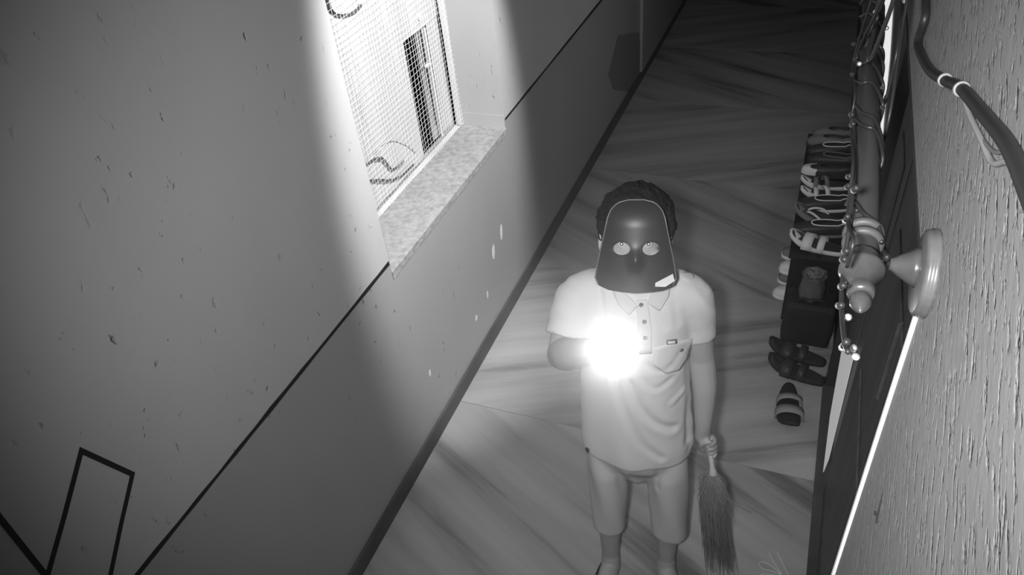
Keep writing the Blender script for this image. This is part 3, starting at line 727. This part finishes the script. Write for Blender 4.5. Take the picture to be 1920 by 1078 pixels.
# head
B.append(xf(ellipsoid((0, 0.010, 0.022), (0.073, 0.090, 0.088), 32, 22), HM))
B.append(xf(ellipsoid((0, -0.030, -0.045), (0.056, 0.055, 0.062), 28, 18), HM))
B.append(xf(ellipsoid((0, -0.052, -0.088), (0.026, 0.022, 0.020), 18, 12), HM))
B.append(tube([hd(0, -0.078, 0.002), hd(0, -0.090, -0.020), hd(0, -0.097, -0.036)], (0.007, 0.010, 0.013), 12, rounded=True))
for s in (-1, 1):
    B.append(xf(ellipsoid((s*0.011, -0.087, -0.038), (0.009, 0.010, 0.008), 12, 8), HM))
    B.append(tube([hd(s*0.012, -0.076, 0.014), hd(s*0.030, -0.074, 0.018), hd(s*0.050, -0.060, 0.012)], (0.007, 0.009, 0.006), 10, rounded=True))
    B.append(xf(ellipsoid((s*0.038, -0.052, -0.036), (0.026, 0.020, 0.022), 18, 12), HM))
    e = xf(ellipsoid((0, 0, 0), (0.007, 0.019, 0.031), 16, 12), HM @ Matrix.Translation((s*0.077, 0.012, -0.008)) @ Matrix.Rotation(s*0.35, 4, 'Z') @ Matrix.Rotation(-0.2, 4, 'X'))
    B.append(e)
B.append(tube([hd(-0.024, -0.080, -0.060), hd(-0.008, -0.087, -0.057), hd(0, -0.0865, -0.0585), hd(0.008, -0.087, -0.057), hd(0.024, -0.080, -0.060)], (0.003, 0.006, 0.0055, 0.006, 0.003), 10, rounded=True))
B.append(tube([hd(-0.020, -0.078, -0.070), hd(0, -0.086, -0.071), hd(0.020, -0.078, -0.070)], (0.004, 0.0075, 0.004), 10, rounded=True))
# right arm (image left) raised forward with the torch
ELR = Vector((-0.176, -0.110, 1.195)); WRR = TC-TD*0.012+Vector((-0.052, 0.030, -0.035))
B.append(limb([(-0.130, 0.004, 1.295), (-0.158, -0.052, 1.244), ELR], (0.042, 0.044, 0.040)))
B.append(limb([ELR, ELR*0.55+WRR*0.45+Vector((-0.012, 0, -0.006)), WRR], (0.041, 0.040, 0.027)))
PR = (WRR-TC)
B.append(limb([WRR, WRR*0.4+TC*0.6+Vector((-0.006, 0, 0))], (0.026, 0.026), k=4))
B += fist(TC, TD, PR, 0.0165, 0.0088, 0.070, flip=1)
# left arm hanging with the broom
ELL = Vector((0.176, 0.020, 1.075)); WRL = BC-BD*0.062+Vector((-0.012, 0.010, 0.014))
B.append(limb([(0.130, 0.008, 1.295), (0.157, 0.012, 1.20), ELL], (0.042, 0.038, 0.035)))
B.append(limb([ELL, ELL*0.55+WRL*0.45+Vector((0.006, 0.0, 0.01)), WRL], (0.036, 0.034, 0.023)))
B.append(limb([WRL, WRL*0.4+BC*0.6+Vector((-0.012, 0.012, 0))], (0.0225, 0.0245), k=4))
B += fist(BC, -BD, Vector((-0.55, 0.80, 0.1)), 0.0085, 0.0082, 0.068, flip=-1)
# legs and feet
for s, hx, kn, an, toe in ((-1, -0.072, (-0.078, -0.025, 0.43), (-0.074, 0.012, 0.085), (-0.098, -0.135, 0.030)), (1, 0.086, (0.118, -0.030, 0.43), (0.118, 0.012, 0.085), (0.150, -0.135, 0.030))):
    B.append(limb([(hx, 0, 0.76), (hx*0.5+kn[0]*0.5, -0.012, 0.60), kn], (0.060, 0.052, 0.042)))
    B.append(limb([kn, (kn[0]*0.5+an[0]*0.5, 0.018, 0.29), an], (0.042, 0.041, 0.027)))
    a = Vector(an); T_ = Vector(toe); hl = Vector((a.x, a.y+0.040, 0.034))
    B.append(limb([hl, (a.x, a.y-0.005, 0.050), a*0.45+T_*0.55+Vector((0, 0, 0.012)), T_], (0.026, 0.034, 0.032, 0.018), flat=1.0))
    B.append(limb([a+Vector((0, 0, 0.02)), (a.x, a.y-0.01, 0.045)], (0.032, 0.034)))
    dx = (T_-a); dx.z = 0; dx.normalize(); sx = Vector((dx.y, -dx.x, 0))*s*-1
    for i in range(5):
        b = T_+sx*(-0.026+0.0125*i)+dx*(0.012-0.003*abs(i-0.6)*i*0.5)
        B.append(tube([b-dx*0.02, b+dx*0.006, b+dx*(0.024-0.003*i)+Vector((0, 0, -0.008))], ((0.0125, 0.0115, 0.0095) if i == 0 else (0.0095, 0.0082, 0.007)), 8, rounded=True))
person = fused('person', B, M['skin'], 0.0042, 2)
tag(person, 'person in pale polo shirt and shorts, dark mask, aiming a lit torch', 'person')
# eyes
for s in (-1, 1):
    c = hd(s*0.030, -0.0650, -0.004)
    aim = (CL-c).normalized()
    e = mesh_obj('eye', ellipsoid(c, (0.0095,)*3, 20, 14), M['eye'], person, True)
    mesh_obj('iris', xf(ellipsoid((0, 0, 0.0078), (0.0044, 0.0044, 0.0024), 18, 10), along(c, aim)), M['iris'], e, True)
    mesh_obj('pupil', xf(ellipsoid((0, 0, 0.0096), (0.0024, 0.0024, 0.0012), 14, 8), along(c, aim)), M['pupil'], e, True)  # infrared eyeshine put into the pale pupil colour
    mesh_obj('eyebrow', tube(smooth_path([hd(s*0.013, -0.0835, 0.016), hd(s*0.022, -0.0835, 0.020), hd(s*0.032, -0.081, 0.021), hd(s*0.048, -0.068, 0.015)], 3), np.interp(np.linspace(0, 1, 10), [0, .5, 1], [0.0022, 0.0030, 0.0014]), 8, rounded=True), M['hair'], person, True)
# hair
hv, hf = [], []
bm = bmesh.new(); bmesh.ops.create_icosphere(bm, subdivisions=6, radius=1)
for p in bm.verts:
    d = p.co.normalized(); q = Vector((0.091*d.x, 0.098*d.y, 0.092*d.z))
    n = 0.006*mnoise.noise(d*4)+0.0035*mnoise.noise(d*13)+0.0022*mnoise.noise(d*34)
    front = max(0.0, -d.y-0.35)*max(0.0, 0.55-d.z)
    q = q*(1+n/0.09)-d*0.06*min(1, front*3.0)
    if d.z < -0.45: q *= 1-0.35*min(1, (-0.45-d.z)*3)
    p.co = HM @ (q+Vector((0.001, 0.024, 0.034)))
bm.verts.index_update()
hair = mesh_obj('hair', ([tuple(p.co) for p in bm.verts], [tuple(q.index for q in f.verts) for f in bm.faces]), M['hair'], person, True); bm.free()
# ---- shirt
def seg_fold(px_line, ly, depth, width):
    P = [at_depth(q, ly) for q in px_line]; return [(p.x, p.z) for p in smooth_path([Vector((p.x, 0, p.z)) for p in P], 6)], depth, width
SF = [seg_fold([(1178, 722), (1196, 762), (1226, 795), (1262, 815)], -0.115, -0.0085, 0.0105),
      seg_fold([(1150, 712), (1172, 780), (1200, 830), (1240, 862)], -0.12, -0.0060, 0.0100),
      seg_fold([(1205, 718), (1228, 738), (1258, 730)], -0.115, -0.0060, 0.0085),
      seg_fold([(1212, 690), (1232, 706), (1258, 704), (1278, 684)], -0.115, -0.0055, 0.0075),
      seg_fold([(1292, 700), (1296, 760), (1290, 830)], -0.07, -0.0060, 0.0090),
      seg_fold([(1302, 780), (1304, 830), (1300, 850)], -0.07, 0.0060, 0.0080),
      seg_fold([(1262, 770), (1284, 762)], -0.11, 0.0050, 0.0080),
      seg_fold([(1116, 560), (1128, 600), (1134, 640)], -0.11, -0.0050, 0.0070),
      seg_fold([(1136, 555), (1148, 590)], -0.11, -0.0040, 0.0065),
      seg_fold([(1168, 560), (1186, 600)], -0.11, -0.0035, 0.0065),
      seg_fold([(1225, 600), (1248, 632)], -0.11, -0.0035, 0.0065),
      seg_fold([(1266, 600), (1272, 632)], -0.11, -0.0030, 0.0065)]
def shirt_fold(co, no):
    d = np.zeros(len(co)); front = np.clip(-no[:, 1]*1.8, 0, 1)
    for line, dep, wid in SF:
        best = np.full(len(co), 9.0)
        for (x0, z0), (x1, z1) in zip(line[:-1], line[1:]):
            ax, az = x1-x0, z1-z0; L2 = ax*ax+az*az+1e-9
            tt = np.clip(((co[:, 0]-x0)*ax+(co[:, 2]-z0)*az)/L2, 0, 1)
            best = np.minimum(best, np.hypot(co[:, 0]-x0-tt*ax, co[:, 2]-z0-tt*az))
        d += 0.75*front*(dep*np.exp(-(best/wid)**2)-0.45*dep*np.exp(-((best-1.9*wid)/wid)**2))
    # soft drape towards the hem
    ang = np.arctan2(co[:, 1], co[:, 0]); low = np.clip((1.15-co[:, 2])/0.35, 0, 1)
    d += 0.004*low*np.sin(ang*6+co[:, 2]*7)
    # sleeve creases
    sl = np.clip((np.abs(co[:, 0])-0.135)/0.02, 0, 1)
    d += 0.0016*sl*np.sin(co[:, 2]*75+co[:, 1]*90+3*np.sin(co[:, 0]*40))
    return d
def hem_loft():
    v, f = loft([((0.013, -0.005, 0.760), 0.140, 0.102), ((0.013, -0.005, 0.754), 0.156, 0.115), ((0.013, -0.005, 0.758), 0.1630, 0.1220), ((0.013, -0.005, 0.768), 0.1645, 0.1235), ((0.012, -0.004, 0.80), 0.1640, 0.1230), ((0.006, -0.003, 0.92), 0.153, 0.114), ((0.002, 0, 1.05), 0.1435, 0.106), ((0, 0, 1.16), 0.1465, 0.104), ((0, 0.002, 1.25), 0.150, 0.098),
                 ((0, 0.004, 1.305), 0.146, 0.086), ((0, 0.008, 1.345), 0.118, 0.072), ((0, 0.010, 1.372), 0.080, 0.060), ((0, 0.008, 1.385), 0.066, 0.054), ((0, 0.008, 1.378), 0.058, 0.047)], 56)
    out = []
    for x, y, z in v:
        out.append((x, y, z))
    return out, f
def sleeve(pts, rads):
    return tube(smooth_path(pts, 5), np.interp(np.linspace(0, 1, (len(pts)-1)*5+1), np.linspace(0, 1, len(rads)), rads), 24)
S = [hem_loft(), sleeve([(-0.085, 0.006, 1.315), (-0.140, -0.012, 1.292), (-0.158, -0.058, 1.243), (-0.165, -0.078, 1.222)], (0.056, 0.060, 0.060, 0.062)),
     sleeve([(0.085, 0.006, 1.315), (0.138, 0.008, 1.285), (0.156, 0.010, 1.215), (0.161, 0.012, 1.165)], (0.056, 0.056, 0.049, 0.049))]
shirt = fused('polo_shirt', S, M['shirt'], 0.0055, 4, shirt_fold, person)
def bvh_of(o):
    return BVHTree.FromPolygons([p.co for p in o.data.vertices], [tuple(f.vertices) for f in o.data.polygons])
SB = bvh_of(shirt)
def hit(px, tree=None):
    o, d = local_ray(px); h = (tree or SB).ray_cast(o, d)
    return h[0], h[1]
def patch(name, poly, material, off, th, parent=shirt, div=6):
    """a cloth piece that lies on the shirt: outline filled by rings towards its centre, each point dropped on the cloth"""
    pts = []
    for i in range(len(poly)):
        a, b = poly[i], poly[(i+1) % len(poly)]
        for k in range(div): pts.append((a[0]+(b[0]-a[0])*k/div, a[1]+(b[1]-a[1])*k/div))
    c = (sum(p[0] for p in pts)/len(pts), sum(p[1] for p in pts)/len(pts)); n = len(pts); rings = 5
    top, bot = [], []
    for r in range(rings):
        k = 1-r/rings
        for p in pts:
            q = (c[0]+(p[0]-c[0])*k, c[1]+(p[1]-c[1])*k); h, nn = hit(q)
            if h is None: h = at_depth(q, -0.09); nn = Vector((0, -1, 0))
            top.append(h+nn*(off+th)); bot.append(h+nn*(off-0.002))
    h, nn = hit(c)
    if h is None: h = at_depth(c, -0.09); nn = Vector((0, -1, 0))
    V = top+[h+nn*(off+th)]+bot; m = len(top); F = []
    for r in range(rings-1):
        for i in range(n): F.append((r*n+i, r*n+(i+1) % n, (r+1)*n+(i+1) % n, (r+1)*n+i))
    for i in range(n): F.append(((rings-1)*n+i, (rings-1)*n+(i+1) % n, m))
    for i in range(n): F.append((i, (i+1) % n, m+1+(i+1) % n, m+1+i))
    return mesh_obj(name, (V, F), material, parent, True)
patch('collar_flap', [(1222, 548), (1256, 532), (1252, 556), (1236, 582), (1213, 568)], M['shirt2'], 0.003, 0.0035)
patch('collar_flap', [(1150, 540), (1176, 552), (1197, 572), (1180, 590), (1160, 570)], M['shirt2'], 0.003, 0.0035)
patch('placket', [(1192, 562), (1213, 560), (1222, 612), (1222, 662), (1198, 664), (1196, 612)], M['shirt2'], 0.001, 0.0015)
patch('pocket', [(1226, 652), (1299, 634), (1292, 668), (1274, 694), (1248, 701), (1224, 684)], M['shirt2'], 0.0006, 0.0014)
patch('pocket_label', [(1249, 637), (1268, 635), (1268.5, 643), (1249.5, 645)], M['button'], 0.003, 0.001, div=3)
patch('label_text', [(1251, 638.6), (1264, 637), (1264.3, 641.6), (1251.5, 643.2)], M['labelwhite'], 0.0042, 0.0008, div=3)
patch('shoulder_tab', [(1278, 513), (1296, 514), (1300, 522), (1292, 527), (1279, 523)], M['shirt2'], 0.002, 0.0025)
patch('hem_tag', [(1099, 838), (1105, 841), (1105, 849), (1099, 845)], M['button'], 0.002, 0.001, div=3)
def button(px, r=0.0052, lift=0.0042):
    h, n = hit(px)
    if h is None: return
    mesh_obj('button', lathe([(0, -0.002), (r, -0.002), (r*1.02, 0.0004), (r*0.82, 0.0011), (r*0.72, 0.0005), (0, 0.0005)], 20, along(h+n*lift, n)), M['button'], shirt, True)
for q in ((1202, 571), (1208, 602), (1209.5, 632), (1277, 655), (1287, 510)): button(q)
# ---- shorts
G = [loft([((0.016, 0.0, 0.570), 0.012, 0.030), ((0.016, 0.0, 0.60), 0.036, 0.046), ((0.012, 0.0, 0.645), 0.090, 0.064), ((0.010, 0.0, 0.69), 0.142, 0.088), ((0.010, 0.0, 0.74), 0.150, 0.100), ((0.008, 0, 0.80), 0.140, 0.098), ((0.006, 0, 0.86), 0.128, 0.090)], 40)]
def short_leg(c0, c1, r0_, r1_, zt, zb):
    secs = []
    for k in range(9):
        u = k/8
        tp = 0.72+0.28*min(1, u/0.22)
        secs.append(((c0[0]+(c1[0]-c0[0])*u, c0[1]+(c1[1]-c0[1])*u, zt+(zb-zt)*u), r0_[0]+(r1_[0]-r0_[0])*u, (r0_[1]+(r1_[1]-r0_[1])*u)*tp))
    return loft(secs, 32)
G.append(short_leg((-0.078, 0.0), (-0.074, -0.012), (0.064, 0.084), (0.055, 0.066), 0.75, 0.345))
G.append(short_leg((0.096, 0.0), (0.121, -0.012), (0.064, 0.084), (0.061, 0.070), 0.75, 0.330))
GF = [seg_fold([(1158, 890), (1166, 930), (1180, 965)], -0.10, -0.007, 0.010), seg_fold([(1178, 888), (1186, 925)], -0.10, -0.005, 0.008), seg_fold([(1234, 888), (1233, 930)], -0.10, -0.006, 0.007)]
def short_fold(co, no):
    d = np.zeros(len(co)); front = np.clip(-no[:, 1]*1.8, 0, 1)
    for line, dep, wid in GF:
        best = np.full(len(co), 9.0)
        for (x0, z0), (x1, z1) in zip(line[:-1], line[1:]):
            ax, az = x1-x0, z1-z0; L2 = ax*ax+az*az+1e-9
            tt = np.clip(((co[:, 0]-x0)*ax+(co[:, 2]-z0)*az)/L2, 0, 1)
            best = np.minimum(best, np.hypot(co[:, 0]-x0-tt*ax, co[:, 2]-z0-tt*az))
        d += front*dep*np.exp(-(best/wid)**2)
    ang = np.arctan2(co[:, 1], co[:, 0]-np.sign(co[:, 0])*0.09)
    return d+0.0028*np.sin(ang*5+co[:, 2]*16)*np.clip((0.8-co[:, 2])/0.2, 0, 1)
shorts = fused('shorts', G, M['shorts'], 0.0055, 10, short_fold, person)
# ---- plain dark mask worn over the face
MC = at_depth((1192, 464), -0.118); TT = math.radians(27)
MN = Vector((0, -math.cos(TT), math.sin(TT))); MU = Vector((0, math.sin(TT), math.cos(TT)))
def mask_w(v):       # half width from top (v=0) to bottom (v=1)
    pts = [(0, 0.0), (0.004, 0.014), (0.012, 0.024), (0.03, 0.036), (0.06, 0.046), (0.12, 0.056), (0.20, 0.062), (0.32, 0.067), (0.5, 0.075), (0.7, 0.084), (0.86, 0.089), (0.94, 0.081), (0.98, 0.058), (1.0, 0.0)]
    return float(np.interp(v, [p[0] for p in pts], [p[1] for p in pts]))
def mask_p(u, v):
    w = mask_w(v); x = u*w; hgt = 0.104-0.204*v
    dome = 0.036*(1-(x/0.098)**2)-0.034*max(0, 0.30-v)**2*9
    nose = 0.012*math.exp(-(x/0.013)**2)*math.exp(-((v-0.64)/0.10)**2)
    dome += nose-0.022
    return MC+Vector((1, 0, 0))*x+MU*hgt+MN*dome
mv, mf = [], []; nu, nv = 150, 190
for j in range(nv+1):
    for i in range(nu+1): mv.append(tuple(mask_p(-1+2*i/nu, 0.002+0.996*j/nv)))
HZ = -0.001
def in_eye(u, v):
    x = abs(u*mask_w(v)); z = 0.104-0.204*v
    return ((x-0.0315)/0.0205)**2+((z-HZ)/0.0155)**2 < 1
for j in range(nv):
    for i in range(nu):
        if not in_eye(-1+2*(i+0.5)/nu, 0.002+0.996*(j+0.5)/nv):
            a = j*(nu+1)+i; mf.append((a, a+1, a+nu+2, a+nu+1))
mask = mesh_obj('face_mask', (mv, mf), M['mask'], person, True)
sm = mask.modifiers.new('thickness', 'SOLIDIFY'); sm.thickness = 0.002; sm.offset = -1
rimP = [mask_p(1, v) for v in np.linspace(0.006, 0.93, 40)]; rimL = [mask_p(-1, v) for v in np.linspace(0.006, 0.93, 40)]
for s in (-1, 1):
    P = []
    for k in range(40):
        a = 2*math.pi*k/40; x = s*0.0315+0.0207*math.cos(a); z = HZ+0.0157*math.sin(a); v = (0.104-z)/0.204
        P.append(mask_p(x/mask_w(v), v))
    mesh_obj('eye_rim', tube(P+[P[0]], 0.0014, 6, cap=False), M['mask'], mask, True)
topP = [mask_p(u, 0.006) for u in np.linspace(-1, 1, 12)]
mesh_obj('rim', tube(rimL[::-1]+topP[1:-1]+rimP, 0.0016, 6), M['maskrim'], mask, True)
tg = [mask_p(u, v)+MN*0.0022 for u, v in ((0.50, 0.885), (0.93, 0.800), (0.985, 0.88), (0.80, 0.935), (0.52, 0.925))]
mesh_obj('edge_highlight', prism(tg, MN*0.0, MN*0.0012), M['labelwhite'], mask)  # white piece standing in for a bright reflection at the mask edge
for s in (-1, 1):
    mesh_obj('elastic_band', tube(smooth_path([mask_p(s*0.99, 0.44), hd(s*0.082, -0.03, 0.002), hd(s*0.086, 0.012, 0.022), hd(s*0.082, 0.05, 0.02)], 5), 0.0014, 6), M['hair'], mask, True)
# ---- torch held in the right hand
to = empty('torch', PM @ LENS)
tag(to, 'lit torch in the raised hand, glaring towards the camera', 'torch')
TW = (PM.to_3x3() @ TD).normalized(); LW = PM @ LENS
mt_ = along(LW, TW)
mesh_obj('body', lathe([(0, -0.170), (0.013, -0.170), (0.015, -0.165), (0.0155, -0.05), (0.0160, -0.045)], 28, mt_), M['torch'], to, True, world=True)
mesh_obj('head', lathe([(0.0160, -0.046), (0.020, -0.040), (0.029, -0.020), (0.031, -0.015), (0.031, 0.003), (0.0285, 0.003), (0.0275, -0.002), (0.0155, -0.030)], 36, mt_), M['torch'], to, True, world=True)
mesh_obj('lens', lathe([(0.0, -0.003), (0.0278, -0.003), (0.0278, -0.001), (0.015, 0.0015), (0.0, 0.002)], 36, mt_), M['lens'], to, True, world=True)
lamp('torch_beam', 'SPOT', LW+TW*0.006, (-0.07, 0.0, 2.47), 85, spot_size=math.radians(24), spot_blend=1.0, shadow_soft_size=0.02)
# ---- broom held in the left hand
bw0 = PM @ (BC-BD*0.036); bw1 = PM @ BB; bdw = (bw1-bw0).normalized()
bo_ = empty('broom', bw1)
tag(bo_, 'grass broom with pale plastic handle hanging from the lowered hand', 'broom')
LB = (bw1-bw0).length
mesh_obj('handle', lathe([(0, 0), (0.0065, 0.001), (0.0075, 0.004), (0.0075, LB-0.028), (0.0085, LB-0.022), (0.0135, LB), (0.0125, LB+0.004), (0, LB+0.004)], 22, along(bw0, bdw)), M['handle'], bo_, True, world=True)
rnd = random.Random(3); st = []
mid = Vector(on_y((1338, 960), bw1.y+0.01)); end = Vector(on_y((1352, 1075), bw1.y+0.06))
ax = [bw1, bw1*0.5+mid*0.5, mid, mid*0.5+end*0.5, end]
for k in range(800):
    a = rnd.random()*2*math.pi; q = math.sqrt(rnd.random()); ln = rnd.uniform(0.45, 1.0) if k % 3 else rnd.uniform(0.15, 0.5); P = []
    for i, s in enumerate((0.008, 0.030, 0.040, 0.046, 0.052)):
        u = i/4*ln*4; i0 = min(int(u), 3); c = ax[i0].lerp(ax[i0+1], u-i0)
        P.append(c+Vector((math.cos(a)*s*q*(1.0), math.sin(a)*s*q*0.6, 0))+Vector((rnd.gauss(0, 0.0022)*i*0.6, rnd.gauss(0, 0.0022)*i*0.5, rnd.gauss(0, 0.003))))
    st.append(tube(P, (0.0010, 0.0010, 0.0009, 0.0008, 0.0004), 4, cap=False))
tag(mesh_obj('bristles', join(*st), M['bristle'], bo_, True, world=True), kind='stuff')
mesh_obj('loose_straw', tube([Vector(on_y(q, bw1.y)) for q in ((1352, 925), (1378, 946), (1408, 962))], (0.0012, 0.0013, 0.0008), 5), M['strapgrey'], bo_, True, world=True)
# ---- sandals on the feet
for (hx, hy), (tx, ty), lab in (((-0.074, 0.060), (-0.108, -0.180), 'dark flip flop under the foot nearer the patterned left wall'), ((0.118, 0.060), (0.163, -0.180), 'dark flip flop under the foot on the broom side')):
    a = PM @ Vector((hx, hy, 0)); b = PM @ Vector((tx, ty, 0)); d = b-a
    s = sandal('flip_flop', lab, M['shoeblack'], M['strapgrey'], L=d.length+0.012, w=0.092, group='flip flops worn by the person', kind='thong')
    s.location = (a+b)/2; s.rotation_euler = (0, 0, math.atan2(d.y, d.x)+math.pi)
